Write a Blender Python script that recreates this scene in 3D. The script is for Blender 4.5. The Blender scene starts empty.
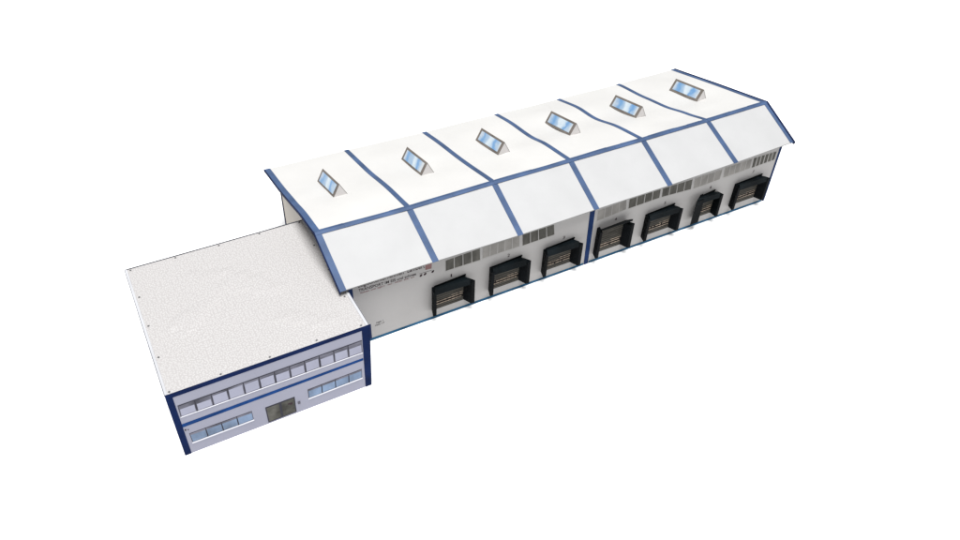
import bpy, math, random
from mathutils import Vector, noise
random.seed(4)
S = 0.12                      # one roof bay of the card model is about 12 cm
scene = bpy.context.scene
COL = scene.collection

# ------------------------------------------------------------------ materials
def lin(c):
    return tuple(((v/255)/12.92 if v/255 <= .04045 else ((v/255+.055)/1.055)**2.4) for v in c)

def card(name, col, rough=.6, mottle=.04, mscale=30, bump=.15, streak=None, speck=None, spec=.3):
    """printed card: base colour with slight print mottle, paper grain bump"""
    m = bpy.data.materials.new(name); m.use_nodes = True
    if name != 'white table': col = tuple(c*.66 for c in col)
    if max(col) < .25 and 'roof strip' not in name: spec = min(spec, .04)
    nt = m.node_tree; N = nt.nodes; L = nt.links
    b = N['Principled BSDF']
    b.inputs['Roughness'].default_value = rough
    b.inputs['Specular IOR Level'].default_value = spec
    tc = N.new('ShaderNodeTexCoord')
    mp = N.new('ShaderNodeMapping'); L.new(tc.outputs['Object'], mp.inputs['Vector'])
    if streak: mp.inputs['Scale'].default_value = streak
    nz = N.new('ShaderNodeTexNoise'); nz.inputs['Scale'].default_value = mscale
    nz.inputs['Detail'].default_value = 5
    L.new(mp.outputs[0], nz.inputs['Vector'])
    cr = N.new('ShaderNodeValToRGB')
    lo = [max(0, c*(1-mottle*2)) for c in col[:3]]; hi = [min(1, c*(1+mottle*2)) for c in col[:3]]
    cr.color_ramp.elements[0].position = .32; cr.color_ramp.elements[1].position = .68
    cr.color_ramp.elements[0].color = (*lo, 1); cr.color_ramp.elements[1].color = (*hi, 1)
    L.new(nz.outputs['Fac'], cr.inputs['Fac'])
    out = cr.outputs['Color']
    if speck:
        c2, sc, p0, p1 = speck
        n2 = N.new('ShaderNodeTexVoronoi'); n2.voronoi_dimensions = '2D'; n2.inputs['Scale'].default_value = sc; n2.inputs['Randomness'].default_value = .75
        L.new(tc.outputs['Object'], n2.inputs['Vector'])
        r2 = N.new('ShaderNodeValToRGB'); r2.color_ramp.elements[0].position = p0; r2.color_ramp.elements[1].position = p1
        L.new(n2.outputs['Distance'], r2.inputs['Fac'])
        mx = N.new('ShaderNodeMix'); mx.data_type = 'RGBA'
        L.new(r2.outputs['Color'], mx.inputs['Factor']); L.new(out, mx.inputs['A']); mx.inputs['B'].default_value = (*c2, 1)
        out = mx.outputs['Result']
    L.new(out, b.inputs['Base Color'])
    n3 = N.new('ShaderNodeTexNoise'); n3.inputs['Scale'].default_value = 900; n3.inputs['Detail'].default_value = 3
    L.new(tc.outputs['Object'], n3.inputs['Vector'])
    bp = N.new('ShaderNodeBump'); bp.inputs['Strength'].default_value = bump; bp.inputs['Distance'].default_value = .0004
    L.new(n3.outputs['Fac'], bp.inputs['Height']); L.new(bp.outputs[0], b.inputs['Normal'])
    return m

M = {}
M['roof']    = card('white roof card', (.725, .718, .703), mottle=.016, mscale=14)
M['slope']   = card('shade tinted white eave card', (.558, .561, .567), mottle=.013, mscale=25)  # white roof card; darker, cooler tint paints in the front slope's shade
M['under']   = card('grey card underside', (.30, .30, .30))
M['rib']     = card('blue roof strip', (.058, .106, .222), mottle=.10, mscale=40)
M['ribdark'] = card('navy verge strip', (.012, .022, .075), mottle=.1)
M['navy']    = card('navy print', (.003, .014, .072), mottle=.12, mscale=40)
M['column']  = card('deep blue column print', (.012, .034, .115), mottle=.12, mscale=40, spec=.05)
M['band']    = card('mid blue print', (.010, .055, .21), mottle=.12, mscale=40)
M['teal']    = card('teal blue base print', (.030, .115, .215), mottle=.15, mscale=40)
M['wall']    = card('pale grey wall card', (.435, .425, .42), mottle=.02, mscale=12)
M['gable']   = card('cream gable card', (.62, .57, .50), mottle=.04, mscale=12)
M['office']  = card('lavender grey wall print', (.345, .352, .440), mottle=.02, mscale=12)
M['deck']    = card('speckled flat roof', (.65, .64, .635), mottle=.01, mscale=6, speck=((.35,.338,.336), 400, .18, .44))
M['rim']     = card('pale rim', (.62, .63, .66), mottle=.03)
M['rimdark'] = card('dark roof edge line', (.10, .105, .13), mottle=.05)
M['bolt']    = card('dark bolt head', (.17, .17, .175))
M['black']   = card('black dock card', (.002, .003, .004), rough=.6, mottle=.2, spec=.15)
M['header']  = card('blackish green dock header', (.005, .008, .010), rough=.5, mottle=.25, mscale=40)
M['door']    = card('brown grey roller door', (.085, .080, .070), mottle=.16, mscale=60, streak=(1,1,6))
M['doorline']= card('dark door joint', (.015, .013, .012))
M['doorlite']= card('pale door window print', (.42, .335, .26), mottle=.2, mscale=160)
M['dpane']   = card('dark window print', (.105, .102, .092), mottle=.15, mscale=60, streak=(2,1,.6))
M['lpane']   = card('grey window print', (.30, .29, .275), mottle=.10, mscale=40, streak=(1.5,1,.8))
M['wframe']  = card('pale window frame', (.42, .41, .40))
M['blind']   = card('lavender blind print', (.385, .395, .505), mottle=.03, mscale=30)
M['oshade']  = card('grey window top', (.17, .17, .21), mottle=.25, mscale=40)
M['bpane']   = card('blue window print', (.19, .27, .41), mottle=.18, mscale=30, streak=(2,1,1))
M['sill']    = card('white sill print', (.82, .83, .90), mottle=.02)
M['line']    = card('dark mullion print', (.05, .05, .065))
M['dglass']  = card('olive door glass print', (.105, .103, .092), mottle=.22, mscale=80)
M['ink']     = card('black ink', (.045, .030, .036), mottle=.1)
M['inkgrey'] = card('grey ink', (.07, .065, .065), mottle=.1)
M['red']     = card('faded red ink', (.27, .16, .16), mottle=.15)
M['redink']  = card('dull red ink', (.24, .12, .13), mottle=.2)
M['sframe']  = card('taupe skylight frame', (.225, .20, .18), mottle=.10, mscale=60)
M['sside']   = card('pale skylight gable', (.84, .81, .80), mottle=.03, mscale=50)
M['ground']  = card('white table', (.97, .97, .97), mottle=0, bump=0, spec=.1)

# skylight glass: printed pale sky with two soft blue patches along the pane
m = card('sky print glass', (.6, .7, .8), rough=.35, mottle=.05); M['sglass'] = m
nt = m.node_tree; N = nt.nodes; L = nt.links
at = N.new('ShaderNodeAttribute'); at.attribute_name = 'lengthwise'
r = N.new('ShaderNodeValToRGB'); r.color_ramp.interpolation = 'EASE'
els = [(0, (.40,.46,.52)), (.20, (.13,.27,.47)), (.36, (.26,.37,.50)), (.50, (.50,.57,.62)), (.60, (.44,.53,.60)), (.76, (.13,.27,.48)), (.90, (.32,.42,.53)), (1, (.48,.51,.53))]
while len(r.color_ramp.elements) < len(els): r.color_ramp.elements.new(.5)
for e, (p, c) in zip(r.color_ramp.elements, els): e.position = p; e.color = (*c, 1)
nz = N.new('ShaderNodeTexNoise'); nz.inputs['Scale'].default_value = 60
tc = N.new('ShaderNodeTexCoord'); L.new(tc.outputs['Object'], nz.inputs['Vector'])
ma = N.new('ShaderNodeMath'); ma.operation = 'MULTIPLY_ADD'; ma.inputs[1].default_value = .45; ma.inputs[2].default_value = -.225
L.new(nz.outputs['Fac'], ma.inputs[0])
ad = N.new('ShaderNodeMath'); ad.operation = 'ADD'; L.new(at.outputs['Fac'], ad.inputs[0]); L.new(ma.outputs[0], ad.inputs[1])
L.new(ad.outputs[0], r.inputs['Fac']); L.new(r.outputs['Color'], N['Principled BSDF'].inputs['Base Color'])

# ------------------------------------------------------------------ mesh helpers
class MB:
    def __init__(s): s.v = []; s.f = []; s.mi = []
    def face(s, pts, mi=0):
        n = len(s.v); s.v += [tuple(p) for p in pts]; s.f.append(list(range(n, n+len(pts)))); s.mi.append(mi)
    def prism(s, pts, d, mi=0, mi_side=None):
        """solid between polygon pts and the same polygon moved by d"""
        n = len(s.v); k = len(pts); d = Vector(d)
        s.v += [tuple(p) for p in pts] + [tuple(Vector(p)+d) for p in pts]
        s.f.append(list(range(n, n+k))); s.mi.append(mi)
        s.f.append(list(range(n+2*k-1, n+k-1, -1))); s.mi.append(mi)
        for i in range(k):
            j = (i+1) % k
            s.f.append([n+j, n+i, n+k+i, n+k+j]); s.mi.append(mi if mi_side is None else mi_side)
    def hexa(s, p, mi=0):
        """8 corners: 4 bottom ring, 4 top ring"""
        n = len(s.v); s.v += [tuple(q) for q in p]
        for f in ((3,2,1,0),(4,5,6,7),(0,1,5,4),(1,2,6,5),(2,3,7,6),(3,0,4,7)):
            s.f.append([n+i for i in f]); s.mi.append(mi)
    def box(s, a, b, mi=0):
        (x0,y0,z0),(x1,y1,z1) = a, b
        s.hexa([(x0,y0,z0),(x1,y0,z0),(x1,y1,z0),(x0,y1,z0),(x0,y0,z1),(x1,y0,z1),(x1,y1,z1),(x0,y1,z1)], mi)
    def build(s, name, mats, parent=None, label=None, smooth=False, bevel=0):
        me = bpy.data.meshes.new(name)
        o0 = OFF[0]
        me.from_pydata([tuple((Vector(p)-o0)*S) for p in s.v], [], s.f)
        if not isinstance(mats, (list, tuple)): mats = [mats]
        for q in mats: me.materials.append(q)
        for p, i in zip(me.polygons, s.mi): p.material_index = i; p.use_smooth = smooth
        me.update()
        import bmesh
        bm = bmesh.new(); bm.from_mesh(me); bmesh.ops.recalc_face_normals(bm, faces=bm.faces); bm.to_mesh(me); bm.free()
        o = bpy.data.objects.new(name, me); COL.objects.link(o)
        if parent: o.parent = parent
        if label: o['label'] = label
        if bevel:
            b = o.modifiers.new('soft edge', 'BEVEL'); b.width = bevel*S; b.segments = 2
        return o
OFF = [Vector((0,0,0))]

def thing(name, label, cat, loc):
    o = bpy.data.objects.new(name, None); COL.objects.link(o)
    o.location = Vector(loc)*S; o['label'] = label; o['category'] = cat
    OFF[0] = Vector(loc)
    return o

def on_wall(pts, y, t):
    """x,z outline on a wall facing -y: printed layer standing t proud of y"""
    m = MB(); m.prism([(x, y-t, z) for x, z in pts], (0, t*.9, 0)); return m
def add_wall(m, pts, y, t, mi=0):
    m.prism([(x, y-t, z) for x, z in pts], (0, t*.9, 0), mi)
def rect(x0, x1, z0, z1): return [(x0,z0),(x1,z0),(x1,z1),(x0,z1)]
def lerp(a, b, t): return tuple(p+(q-p)*t for p, q in zip(a, b))
def quadsub(q, u0, u1, v0, v1):
    """q = BL, BR, TR, TL"""
    f = lambda u, v: lerp(lerp(q[0], q[1], u), lerp(q[3], q[2], u), v)
    return [f(u0,v0), f(u1,v0), f(u1,v1), f(u0,v1)]

def lettering(name, text, mat, parent, x, z, y, h, width, ang=0, label=None, bold=.006):
    cu = bpy.data.curves.new(name, 'FONT'); cu.body = text; cu.size = 1; cu.extrude = .01; cu.offset = bold
    tmp = bpy.data.objects.new(name, cu); COL.objects.link(tmp)
    dg = bpy.context.evaluated_depsgraph_get(); dg.update()
    me = bpy.data.meshes.new_from_object(tmp.evaluated_get(dg))
    bpy.data.objects.remove(tmp)
    xs = [v.co.x for v in me.vertices]; w = max(xs)-min(xs); x0 = min(xs)
    ca, sa = math.cos(ang), math.sin(ang)
    for v in me.vertices:
        px = (v.co.x-x0)/w*width; pz = v.co.y*h/.7
        q = Vector((x+px*ca-pz*sa, y-.0012-v.co.z*.04, z+px*sa+pz*ca))
        v.co = (q-OFF[0])*S
    me.materials.clear(); me.materials.append(mat)
    me.name = name
    o = bpy.data.objects.new(name, me); COL.objects.link(o); o.parent = parent
    if label: o['label'] = label
    return o

# ------------------------------------------------------------------ table
g = MB(); g.box((-40,-40,-.4),(60,60,0))
OFF[0] = Vector((0,0,0))
gr = g.build('table_surface', M['ground']); gr['kind'] = 'structure'

# ------------------------------------------------------------------ warehouse
W = thing('warehouse', 'long white model warehouse with blue striped pitched roof, six skylights and black loading docks', 'warehouse', (3,1,0))
D = 2.129; LX = 5.99
ev = [(-0.0927,-0.0781,0.9136),(0.9456,-0.0832,0.9105),(1.9676,-0.0888,0.8989),(2.9838,-0.076,0.8997),(4.0444,-0.0839,0.9079),(5.0911,-0.0808,0.9225),(6.0952,-0.057,0.9313)]
rd = [(-0.0974,0.5382,1.2044),(0.9358,0.527,1.1893),(1.9713,0.5311,1.1962),(2.9937,0.5326,1.1916),(4.0462,0.5273,1.1951),(5.0807,0.5309,1.1946),(6.1006,0.5343,1.2052)]
bk = [(-0.1008,2.3198,0.8882),(0.9187,2.3179,0.8764),(1.975,2.3011,0.8644),(3.0341,2.287,0.8717),(4.0367,2.3,0.853),(5.0675,2.305,0.8493),(6.0993,2.302,0.866)]
# how each paper sheet edge sags or bulges between ridge (0) and back eave (1)
sag = [[(0,0),(.25,.020),(.45,.0),(.65,-.012),(1,0)], [(0,0),(.3,.012),(.6,-.012),(1,0)], [(0,0),(.4,-.012),(.8,.004),(1,0)],
       [(0,0),(.3,.012),(.5,-.014),(.8,.008),(1,0)], [(0,0),(.27,.010),(.52,-.024),(.76,.014),(1,0)], [(0,0),(.2,-.022),(.42,-.046),(.65,-.034),(1,0)], [(0,0),(.5,.004),(1,0)]]
def curve(pts, t):
    # smooth interpolation (Catmull style cosine)
    for (a, u), (b, v) in zip(pts, pts[1:]):
        if t <= b:
            k = (t-a)/(b-a); k = k*k*(3-2*k); return u+(v-u)*k
    return 0
def pt_back(s, t):
    i = min(5, int(s)); k = s-i
    a = Vector(rd[i]).lerp(Vector(bk[i]), t); b = Vector(rd[i+1]).lerp(Vector(bk[i+1]), t)
    za = curve(sag[i], t); zb = curve(sag[i+1], t); ks = k*k*(3-2*k)
    p = a.lerp(b, k); p.z += za+(zb-za)*ks + .006*noise.noise((p.x*1.3, p.y*1.8, 3))*math.sin(math.pi*min(1,max(0,k)))*2
    return p
def pt_front(s, t):
    i = min(5, int(s)); k = s-i
    p = Vector(rd[i]).lerp(Vector(ev[i]), t).lerp(Vector(rd[i+1]).lerp(Vector(ev[i+1]), t), k)
    n = Vector((0,-.42,.9)); 
    return p + n*(.006*noise.noise((p.x*1.7, p.y*3, 8))*math.sin(math.pi*k)*math.sin(math.pi*min(1,t*.9)))
def sheet(fn, s0, s1, t0, t1, ns, nt_, off, th, name, mats, label=None, mi_side=0):
    """curved card sheet following the roof, off above it, th thick"""
    m = MB(); up = Vector((0,0,1))
    top = [[fn(s0+(s1-s0)*i/ns, t0+(t1-t0)*j/nt_) + up*off for j in range(nt_+1)] for i in range(ns+1)]
    idx = {}
    for lay, d in ((0, 0), (1, -th)):
        for i in range(ns+1):
            for j in range(nt_+1):
                idx[lay,i,j] = len(m.v); m.v.append(tuple(top[i][j]+up*d))
    for i in range(ns):
        for j in range(nt_):
            m.f.append([idx[0,i,j], idx[0,i+1,j], idx[0,i+1,j+1], idx[0,i,j+1]]); m.mi.append(0)
            m.f.append([idx[1,i,j], idx[1,i,j+1], idx[1,i+1,j+1], idx[1,i+1,j]]); m.mi.append(mi_side)
    def side(a): 
        for p, q in zip(a, a[1:]):
            m.f.append([idx[(0,)+p], idx[(1,)+p], idx[(1,)+q], idx[(0,)+q]]); m.mi.append(mi_side)
    side([(0,j) for j in range(nt_+1)]); side([(ns,j) for j in range(nt_, -1, -1)])
    side([(i,0) for i in range(ns, -1, -1)]); side([(i,nt_) for i in range(ns+1)])
    return m
for i in range(6):
    e = .0006
    m = sheet(pt_back, i+e, i+1-e, .004, 1, 10, 24, 0, .012, None, None, mi_side=1)
    m.build('roof_panel', [M['roof'], M['under']], W, smooth=False)
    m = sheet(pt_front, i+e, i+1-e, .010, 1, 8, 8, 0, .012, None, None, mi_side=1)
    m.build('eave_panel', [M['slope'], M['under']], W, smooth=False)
# blue strips over the joints
hw = .034; hb = .028
for i in range(7):
    s0, s1 = (i-hw, i+hw)
    if i == 0: s0, s1 = 0, .062
    if i == 6: s0, s1 = 6-.050, 6
    def fb(s, t, i=i): 
        # strips are wider than a bay fraction: clamp into the two neighbouring bays
        return pt_back(s, t)
    b0, b1 = (s0, s1) if i in (0, 6) else (i-hb, i+hb)
    m = sheet(fb, b0, b1, 0.0, 1.0, 2, 32, .004, .0035, None, None)
    m2 = sheet(pt_front, s0, s1, 0.0, 1.012, 2, 12, .0042, .0035, None, None)
    n = len(m.v); m.v += m2.v; m.f += [[a+n for a in f] for f in m2.f]; m.mi += m2.mi
    strip = m.build('roof_strip', M['rib'], W, smooth=False)
    if i in (0, 6):
        # verge trim along the gable end, hanging down from the sheet edge
        v = MB(); dx = -.010 if i == 0 else .032
        for fn, n_ in ((pt_back, 24), (pt_front, 10)):
            for j in range(n_):
                a = fn(i, j/n_*(1 if fn is pt_back else 1.02)); b = fn(i, (j+1)/n_*(1 if fn is pt_back else 1.02))
                up = Vector((0,0,.006)); dn = Vector((0,0,-.024)); sx = Vector((dx,0,0))
                lo_ = .0005 if i == 0 else -.0005
                a = a-Vector((lo_,0,0)); b = b-Vector((lo_,0,0))
                v.hexa([a+dn, b+dn, b+dn+sx, a+dn+sx, a+up, b+up, b+up+sx, a+up+sx])
        v.build('verge_trim', M['ribdark'], W)
# ridge strip: folds over the ridge
m = MB()
n_ = 60
def ridge_pt(s, w):
    return (pt_back(s, w/1.78) if w >= 0 else pt_front(s, -w/.66)) + Vector((0,0,.0085))
for k in range(n_):
    s0, s1 = 6*k/n_, 6*(k+1)/n_
    for w0, w1 in ((-.034, 0), (0, .030)):
        m.face([ridge_pt(s0,w0), ridge_pt(s1,w0), ridge_pt(s1,w1), ridge_pt(s0,w1)])
rs = m.build('ridge_strip', M['rib'], W)
md = rs.modifiers.new('card', 'SOLIDIFY'); md.thickness = .003*S; md.offset = -1

# walls
def roof_under(x, y, gap=.016):
    """roof underside height above wall point"""
    s = 0
    xs = [p[0] for p in rd]
    for i in range(6):
        if xs[i] <= x <= xs[i+1]: s = i+(x-xs[i])/(xs[i+1]-xs[i])
    if x >= xs[6]: s = 6
    if y < .532: t = (.532-y)/.613; return pt_front(s, t).z-gap
    t = (y-.532)/1.77; return pt_back(s, t).z-gap
N_ = 24
m = MB(); top = [(LX*k/N_, roof_under(LX*k/N_, 0)) for k in range(N_, -1, -1)]
m.prism([(0,0,0),(LX,0,0)] + [(x,0,z) for x, z in top], (0,.012,0))
front = m.build('front_wall', M['wall'], W)
m = MB(); top = [(LX*k/N_, roof_under(LX*k/N_, D-.012)) for k in range(N_, -1, -1)]
m.prism([(0,D-.012,0),(LX,D-.012,0)] + [(x,D-.012,z) for x, z in top], (0,.012,0))
m.build('rear_wall', M['wall'], W)
for x0 in (.0, LX-.012):
    m = MB(); ys = [ .0125+(D-.025)*k/20 for k in range(21)]
    m.prism([(x0,ys[0],0)] + [(x0,y,min(roof_under(x0,y),roof_under(x0+.012,y))) for y in ys] + [(x0,ys[-1],0)], (.012,0,0))
    gw = m.build('gable_wall', M['gable'], W)
    m = MB()
    sx = -.002 if x0 == 0 else .012
    m.box((x0+sx-.004, D-.035, 0), (x0+sx+.002, D+.001, .885)); m.build('corner_strip', M['ribdark'], gw)
    m = MB(); m.box((x0+sx, .002, 0), (x0+sx+.002, .05, .80)); m.build('corner_strip', M['ribdark'], gw)
# blue columns
m = on_wall([(.0,0),(.065,0),(.06,.90),(.0,.90)], 0, .003); m.build('wall_column', M['column'], W)
m = on_wall([(2.995,0),(3.056,0),(3.030,.905),(2.958,.905)], 0, .003); m.build('wall_column', M['column'], W)
m = on_wall([(LX-.036,0),(LX+.003,0),(LX+.003,.905),(LX-.040,.905)], 0, .003); m.build('wall_column', M['column'], W)
m = MB(); 
for a, b in ((.067, 2.988), (3.064, LX-.054)):
    add_wall(m, [(a,0),(b,0),(b,.034),(a,.038)], 0, .002)
m.build('base_strip', M['teal'], front)

# clerestory windows printed on the wall
wins = [('D',4,[(1.1037,.641),(1.5325,.6351),(1.5213,.781),(1.1026,.7681)]),
        ('L',5,[(1.5557,.6448),(2.029,.6424),(2.018,.7799),(1.5555,.7864)]),
        ('D',4,[(2.0661,.6359),(2.4973,.6433),(2.4731,.7771),(2.0515,.7756)]),
        ('L',4,[(3.0827,.6345),(3.5073,.6681),(3.4825,.7903),(3.0771,.7644)]),
        ('D',4,[(3.5362,.6645),(4.009,.6751),(3.9995,.7831),(3.5246,.7854)]),
        ('D',4,[(4.0385,.6746),(4.5143,.6427),(4.499,.7751),(4.0257,.7803)]),
        ('L',4,[(4.5483,.6367),(4.9852,.6495),(4.9804,.7726),(4.5316,.7735)]),
        ('L',5,[(5.037,.6551),(5.4925,.6679),(5.4804,.7914),(5.0208,.7866)]),
        ('D',6,[(5.5158,.6611),(5.9269,.6765),(5.9183,.780),(5.5024,.7927)])]
for kind, n, q in wins:
    q = [(x, z) for x, z in q]; q[2] = (q[2][0], q[2][1]+.03); q[3] = (q[3][0], q[3][1]+.03)
    fr = MB(); add_wall(fr, quadsub(q, -.006, 1.006, -.05, 1.03), 0, .0016)
    f = fr.build('window', M['wframe'], W, 'dark paned clerestory window' if kind == 'D' else 'pale grey paned clerestory window')
    pn = MB(); gap = .045 if n < 6 else .12
    if kind == 'L': gap = .03
    for k in range(n):
        u0, u1 = k/n+gap/n, (k+1)/n-gap/n
        add_wall(pn, quadsub(q, u0, u1, .05, .97), 0, .0026)
    pn.build('pane', M['dpane'] if kind == 'D' else M['lpane'], f)
    if kind == 'L':
        ln = MB()
        for k in range(1, n): add_wall(ln, quadsub(q, k/n-.008, k/n+.008, .08, .9), 0, .0032)
        ln.build('glazing_bar', M['wframe'], f)

# loading docks : x of left outer edge, options
docks = [dict(x=.908, w=.515, n='1', nx=1.1795, nz=.535, ltop=.490, rtop=.462),
         dict(x=1.622, w=.520, n='2', nx=1.8913, nz=.548, ltop=.500, rtop=.470),
         dict(x=2.330, w=.528, n='3', nx=2.6315, nz=.536, ltop=.490, rtop=.458),
         dict(x=3.075, w=.525, n='4', nx=3.3702, nz=.550, ltop=.545, rtop=.495, flat=1),
         dict(x=3.805, w=.556, n='5', nx=4.1208, nz=.545, ltop=.495, rtop=.465),
         dict(x=4.552, w=.470, n='6', nx=4.8572, nz=.552, ltop=.515, rtop=.470, narrow=1),
         dict(x=5.262, w=.575, n='7', nx=5.5792, nz=.570, ltop=.500, rtop=.475)]
for d in docks:
    x0, w = d['x'], d['w']; x1 = x0+w; dp = .100; zb = .138; pw = .042
    wl, wr = x0+.072, x1-.092                 # inner edges where the pads meet the wall
    if d.get('narrow'): wl, wr = x0+.20, x1-.05; 
    c = lambda x, y, z: (x, y, z)
    p = MB()
    li = x0+pw if not d.get('narrow') else x0+.135
    ri = x1-pw
    lt, rt = d['ltop'], d['rtop']
    # left pad: splayed block, then right pad
    p.hexa([(x0,-dp,zb),(li,-dp,zb),(wl,-.003,zb),(wl-.040,-.003,zb),
            (x0+.006,-dp,lt-.012),(li,-dp,lt-.012),(wl,-.003,lt-.01),(wl-.040,-.003,lt-.01)])
    p2 = MB()
    p2.hexa([(ri,-dp,zb-.006),(x1,-dp,zb-.010),(wr+.042,-.003,zb),(wr,-.003,zb),
            (ri-.004,-dp,rt-.014),(x1-.004,-dp,rt+.006),(wr+.042,-.003,rt-.01),(wr,-.003,rt-.02)])
    fr_ = MB(); add_wall(fr_, [(wl-.02,.131),(wr+.02,.131),(wr+.02,.470),(wl-.02,.470)], 0, .0012)
    dk = fr_.build('loading_dock', M['black'], W, 'black loading dock shelter below the number '+d['n'])
    p.build('side_pad', M['black'], dk, bevel=.001); p2.build('side_pad', M['black'], dk, bevel=.001)
    h = MB()
    hr = x1-.065; bl, br = wl-.005, x1-.090
    if d.get('flat'):
        # header folded up: only a thin flap left above the door
        h.hexa([(x0+.020,-dp,.555),(hr+.02,-dp,.550),(br+.03,-.003,.470),(bl-.01,-.003,.470),
                (x0+.022,-dp,.572),(hr+.02,-dp,.580),(br+.03,-.003,.505),(bl-.01,-.003,.490)])
        h.build('canopy', M['black'], dk, 'thin black canopy flap folded upwards', bevel=.002)
        zt = .478
    else:
        zl, zr = .447, .432
        if d['n'] in '67': zl, zr = .452, .445
        h.hexa([(x0+.022,-dp-.004,zl),(hr,-dp-.004,zr),(br,-.003,zr),(bl,-.003,zl),
                (x0+.026,-dp+.012,.525),(hr+.004,-dp+.012,.505),(br,-.003,.488),(bl,-.003,.478)])
        cn = h.build('canopy', M['header'], dk, bevel=.001)
        f2 = MB()   # black back flap standing on the wall above the canopy
        f2.hexa([(bl-.012,-.012,.470),(br+.012,-.012,.484),(br+.012,-.003,.484),(bl-.012,-.003,.470),
                 (bl-.004,-.020,.497),(br+.018,-.020,.516),(br+.018,-.003,.512),(bl-.004,-.003,.490)])
        f2.build('canopy_flap', M['black'], dk)
        zt = .47
    # roller door on the wall inside the shelter
    dr = MB(); add_wall(dr, rect(wl-.015, wr+.012, .137, zt), 0, .0022)
    dd = dr.build('roller_door', M['door'], dk)
    ln = MB()
    zz = .160
    while zz < zt-.02:
        add_wall(ln, rect(wl-.012, wr+.010, zz, zz+.006), 0, .003); zz += .030
    for z in (.200, .236): add_wall(ln, rect(wl-.010, wr+.008, z-.008, z+.020), 0, .0034)
    ln.build('slat_joint', M['doorline'], dk)
    lt_ = MB()
    for z in (.200, .236, .268):
        n = 7; a, b = wl+.004, wr-.004
        for k in range(n):
            if z > .25 and k < 4: continue
            u = a+(b-a)*k/n; add_wall(lt_, rect(u, u+(b-a)/n*(.9 if random.random() < .85 else .6), z, z+(.010 if z < .25 else .006)), 0, .0045)
    lt_.build('door_window', M['doorlite'], dk)
    lettering('dock_number', d['n'], M['ink'], dk, d['nx']-.011, d['nz'], 0, .042, .016 if d['n'] == '1' else .030)

# lettering on the wall beside the docks (first line half hidden by the eave)
lettering('lettering', 'Logistikunternehmen  Lambert', M['ink'], front, .122, .814, 0, .054, .740, -.030)
lettering('lettering', 'TRANSPORT IM EIS und schnee', M['ink'], front, .122, .755, 0, .036, .64, -.042)
lettering('lettering', 'Kühlen  und  lagern   von   waren  aller  art', M['redink'], front, .140, .723, 0, .018, .60, -.030)
m = MB(); add_wall(m, [(.868,.756),(.940,.748),(.945,.850),(.868,.850)], 0, .0014); m.build('red_emblem', M['red'], front)
m = MB()
for x, z in ((.8176,.6985),(.8650,.7000),(.9553,.700)):
    add_wall(m, [(x-.017,z-.010),(x-.006,z-.017),(x+.010,z-.009),(x+.017,z+.008),(x+.006,z+.017),(x-.010,z+.010)], 0, .002)
m.build('emblem', M['ink'], front)
m = MB(); add_wall(m, [(.80,.726),(.94,.720),(.94,.724),(.80,.730)], 0, .0012); m.build('thin_rule', M['inkgrey'], front)
lettering('lettering', 'Lager 1', M['inkgrey'], front, .285, .232, 0, .020, .080, 0)
lettering('lettering', 'Halle 1-7', M['inkgrey'], front, .272, .196, 0, .020, .105, 0)

# skylights
for i, (x, y0, y1) in enumerate([(.330,1.165,1.705),(1.378,1.150,1.698),(2.385,1.140,1.690),(3.400,1.122,1.672),(4.440,1.135,1.685),(5.480,1.140,1.685)]):
    wd, h = .168, .158
    def rz(xx, yy):
        xs = [q[0] for q in rd]; k = max(j for j in range(6) if xs[j] <= xx); s = k+(xx-xs[k])/(xs[k+1]-xs[k])
        return pt_back(s, (yy-.532)/1.77).z
    zA, zB = rz(x+wd/2, y0)-.004, rz(x+wd/2, y1)-.004     # base heights at near and far end
    A = Vector((x,y0,zA)); B = Vector((x+wd,y0,zA)); T = Vector((x+wd*.5,y0,zA+h))
    A2 = Vector((x,y1,zB)); B2 = Vector((x+wd,y1,zB)); T2 = Vector((x+wd*.5,y1,zB+h))
    m = MB()
    m.face([A,B,T],0); m.face([B2,A2,T2],0); m.face([A,T,T2,A2],1); m.face([B,B2,T2,T],0); m.face([A,A2,B2,B],0)
    sk = m.build('skylight', [M['sside'], M['sframe']], W, bevel=.0015)
    # glass set in the frame on the left sloping side
    nrm = (T-A).cross(A2-A).normalized(); 
    if nrm.x > 0: nrm = -nrm
    def gp(u, v, off): return A.lerp(A2, u).lerp(T.lerp(T2, u), v)+nrm*off
    g = MB(); n = 12; u0, u1, v0, v1 = .075, .925, .17, .85
    for k in range(n):
        a, b = u0+(u1-u0)*k/n, u0+(u1-u0)*(k+1)/n
        g.face([gp(a,v0,.0022), gp(b,v0,.0022), gp(b,v1,.0022), gp(a,v1,.0022)])
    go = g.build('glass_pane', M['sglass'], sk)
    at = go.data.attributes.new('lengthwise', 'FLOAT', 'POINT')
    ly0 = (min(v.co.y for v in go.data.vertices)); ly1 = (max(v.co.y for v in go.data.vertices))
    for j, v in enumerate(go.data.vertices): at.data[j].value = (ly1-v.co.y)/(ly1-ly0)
    # thin dark outline on the near triangle
    e = MB(); yy = y0-.0018
    for P, Q in ((A,B),(B,T),(A,T)):
        c = (A+B+T)/3; w_ = .07
        P2, Q2 = P.lerp(c, w_), Q.lerp(c, w_)
        e.prism([(q.x, yy, q.z) for q in (P,Q,Q2,P2)], (0,.0015,0))
    e.build('gable_outline', M['sframe'], sk)

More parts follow.
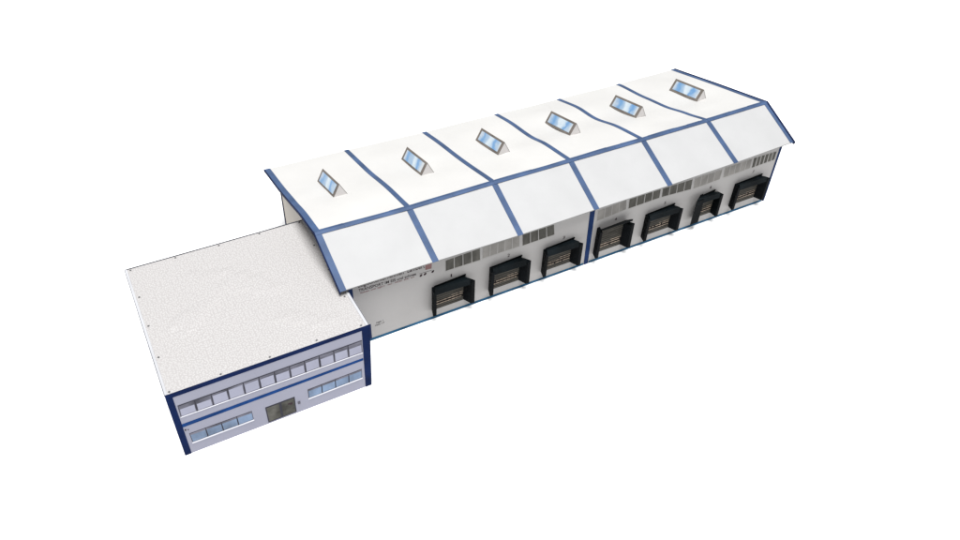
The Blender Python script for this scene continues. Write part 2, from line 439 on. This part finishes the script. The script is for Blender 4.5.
# ------------------------------------------------------------------ office building
O = thing('office_building', 'low box shaped office block with speckled flat roof and navy edges beside the warehouse', 'office building', (-.93,.34,0))
F = -.566; XL, XR, BK, H = -1.868, -.004, 1.2465, .8479
XRb = -.027
m = MB(); m.prism([(XL-.004,F,0),(XRb,F,0),(.005,F,H-.010),(XL,F,H-.010)], (0,.012,0)); ofw = m.build('front_wall', M['office'], O)
m = MB(); m.box((XL,F+.0125,0),(XL+.012,BK-.0125,H-.010)); m.build('side_wall', M['office'], O)
m = MB(); m.hexa([(XRb-.012,F+.0125,0),(XRb,F+.0125,0),(-.004,BK-.0125,0),(-.014,BK-.0125,0),(-.014,F+.0125,H-.010),(-.004,F+.0125,H-.010),(-.004,BK-.0125,H-.010),(-.014,BK-.0125,H-.010)])
m.build('side_wall', M['office'], O)
m = MB(); m.box((XL,BK-.012,0),(XR,BK,H-.010)); m.build('rear_wall', M['office'], O)
# deck subdivided so the card is not perfectly flat
m = MB(); n = 16
def deck(i, j, z): 
    x = XL+.0+(XR-XL)*i/n; y = F+(BK-F)*j/n
    k = math.sin(math.pi*i/n)*math.sin(math.pi*j/n)
    return (x, y, z+(.006*noise.noise((x*2,y*2,1))-.004)*k)
for i in range(n):
    for j in range(n): m.face([deck(i,j,H), deck(i+1,j,H), deck(i+1,j+1,H), deck(i,j+1,H)])
dk = m.build('flat_roof', M['deck'], O)
import bmesh
bm = bmesh.new(); bm.from_mesh(dk.data); bmesh.ops.remove_doubles(bm, verts=bm.verts, dist=1e-6); bm.to_mesh(dk.data); bm.free()
sm = dk.modifiers.new('card', 'SOLIDIFY'); sm.thickness = .008*S; sm.offset = -1
# rims
m = MB()
m.box((XL-.002,F+.004,H+.001),(XL+.020,BK-.002,H+.006)); m.build('roof_rim', M['rim'], O)
m = MB(); m.box((XR-.022,F+.004,H+.001),(XR+.002,BK-.002,H+.006)); m.build('roof_rim', M['rim'], O)
for a, b in (((XL-.002,BK-.002,H-.02),(XR+.002,BK+.005,H+.008)), ((XL-.007,F+.004,H-.012),(XL-.0022,BK+.005,H+.008)), ((XR+.0022,F+.004,H-.012),(XR+.006,BK+.005,H+.008))):
    m = MB(); m.box(a, b); m.build('roof_edge', M['rimdark'], O)
# bolts round the edge
pts = [(-1.8275+.44*k, F+.031) for k in range(5)] + [(-1.8175+.439*k, 1.2216) for k in range(5)] + [(-1.822, F+.031+.439*k) for k in range(1,4)] + [(-.0555, F+.031+.439*k) for k in range(1,4)]
for x, y in pts:
    b = MB(); r_ = .008; k = 10
    x += random.uniform(-.004,.004); y += random.uniform(-.004,.004)
    b.prism([(x+r_*1.2*math.cos(2*math.pi*q/k), y+r_*math.sin(2*math.pi*q/k), H+.0005) for q in range(k)], (0,0,.006))
    b.build('roof_bolt', M['bolt'], O)
# navy frame
t = .003
nv = MB()
add_wall(nv, [(XL-.006,H-.046),(.008,H-.040),(.008,H+.008),(XL-.004,H+.008)], F, t)
nv.build('roof_fascia', M['navy'], O)
m = on_wall([(XL-.010,0),(-1.820,0),(-1.8175,H-.047),(XL-.006,H-.047)], F, t); m.build('corner_column', M['navy'], O)
m = on_wall([(-.088,0),(XRb+.004,0),(.008,H-.041),(-.0752,H-.041)], F, t); m.build('corner_column', M['navy'], O)
m = on_wall([(-1.8193,.387),(-.0865,.401),(-.0865,.432),(-1.8193,.430)], F, .0025); m.build('mid_band', M['band'], ofw)
m = MB(); m.hexa([(.002,F+.003,H-.19),(.026,F+.010,H-.21),(.028,F+.018,H-.21),(.004,F+.010,H-.19),(.0085,F+.003,H-.004),(.024,F+.010,H-.010),(.026,F+.018,H-.010),(.0095,F+.010,H-.004)])
m.build('folded_tab', M['ribdark'], O, 'dark teal folded card tab at the corner')

# upper window band: 12 panes with blinds
q = [(-1.8057,.5293),(-.0854,.5133),(-.0841,.6801),(-1.8018,.6787)]
a = MB(); add_wall(a, q, F, .0016); wb = a.build('window', M['oshade'], O, 'long upper window band with twelve panes')
div = [0, .1, .2, .30, .385, .475, .562, .642, .724, .805, .888, 1.0]
cols = [177.5,195,212.5,229.7,244.7,260.3,275.5,291.4,305.4,319.9,334,348.4,362]
us = [(c-177.5)/(362-177.5) for c in cols]
# even panes in the wall plane
n = 12; drop = [.26,.30,.10,.08,.10,.14,.24,.22,.12,.24,.20,.26]
bl = MB()
for k in range(n): add_wall(bl, quadsub(q, k/n+.006, (k+1)/n-.006, .06, 1-drop[k]-.10), F, .0026)
bl.build('blind', M['blind'], wb)
ml = MB()
for k in range(n): add_wall(ml, quadsub(q, k/n-.0015+(.0015 if k == 0 else 0), k/n+.0025, .0, 1.0), F, .0036)
add_wall(ml, quadsub(q, 0, 1, .97, 1.02), F, .0030)
ml.build('mullion', M['line'], wb)
sl = MB(); add_wall(sl, quadsub(q, -.002, 1.0, -.055, .0), F, .006); sl.build('sill', M['sill'], wb)
for q, lab in (([(-1.783,.1452),(-1.2152,.1423),(-1.2143,.2677),(-1.7853,.2771)], 'lower window with four blue panes left of the door'),
               ([(-.6726,.1496),(-.1166,.1593),(-.1112,.2854),(-.6693,.2762)], 'lower window with four blue panes right of the door')):
    a = MB(); add_wall(a, q, F, .0016); w_ = a.build('window', M['line'], O, lab)
    p = MB()
    for k in range(4): add_wall(p, quadsub(q, k/4+.010, (k+1)/4-.008, .05, .90), F, .0026)
    p.build('pane', M['bpane'], w_)
    p = MB(); add_wall(p, quadsub(q, .006, .994, .80, .955), F, .0032); p.build('shade', M['oshade'], w_)
    p = MB()
    for k in range(1, 4): add_wall(p, quadsub(q, k/4-.005, k/4+.005, 0, 1), F, .0040)
    p.build('mullion', M['line'], w_)
    sl = MB(); add_wall(sl, quadsub(q, -.006, 1.006, -.11, -.005), F, .006); sl.build('sill', M['sill'], w_)
# entrance door
q = [(-1.0905,.0186),(-.8095,.0234),(-.8024,.2449),(-1.0899,.2461)]
a = MB(); add_wall(a, q, F, .0020); dr = a.build('entrance_door', M['line'], O)
for u0, u1 in ((.035,.455),(.535,.965)):
    p = MB(); add_wall(p, quadsub(q, u0, u1, .06, .93), F, .0032); p.build('door_leaf', M['dglass'], dr)
p = MB(); add_wall(p, quadsub(q, .80, .90, .60, .72), F, .0042); add_wall(p, quadsub(q, .74, .80, .66, .74), F, .0042); p.build('door_sticker', M['ink'], dr)
p = MB(); p.box((-.783,F-.008,.125),(-.760,F,.158)); p.build('intercom', M['oshade'], ofw)
p = MB(); p.box((-1.811,F-.006,.335),(-1.799,F,.350)); p.box((-1.787,F-.005,.328),(-1.778,F,.338)); p.build('wall_mark', M['ink'], ofw)
OFF[0] = Vector((0,0,0))

# ------------------------------------------------------------------ lamps
ctr = Vector((2.2, .8, .4))*S
def lamp(name, direction, dist, size, power):
    l = bpy.data.lights.new(name, 'AREA'); l.shape = 'DISK'; l.size = size; l.energy = power; l.color = (1, .992, .98)
    o = bpy.data.objects.new(name, l); COL.objects.link(o)
    d = Vector(direction).normalized(); o.location = ctr+d*dist
    o.rotation_euler = (-d).to_track_quat('-Z', 'Y').to_euler()
    o['kind'] = 'structure'
    return o
lamp('softbox_lamp', (-.10, -.26, 1), 6.5, 3.3, 800)
w = bpy.data.worlds.new('World'); scene.world = w; w.use_nodes = True
w.node_tree.nodes['Background'].inputs[0].default_value = (.95, .97, 1, 1)
w.node_tree.nodes['Background'].inputs[1].default_value = .44

# ------------------------------------------------------------------ camera
cam = bpy.data.cameras.new('camera'); co = bpy.data.objects.new('camera', cam); COL.objects.link(co)
co.location = Vector((-1.74789, -5.4696, 6.08581))*S
co.rotation_euler = (.85025, -.03729, -.50765)
cam.sensor_width = 36; cam.lens = 771.066/960*36
cam.clip_start = .01; cam.clip_end = 50
scene.camera = co
vs = scene.view_settings; scene.view_settings.view_transform = 'Standard'
vs.look = 'None'; vs.exposure = 0; vs.gamma = 1
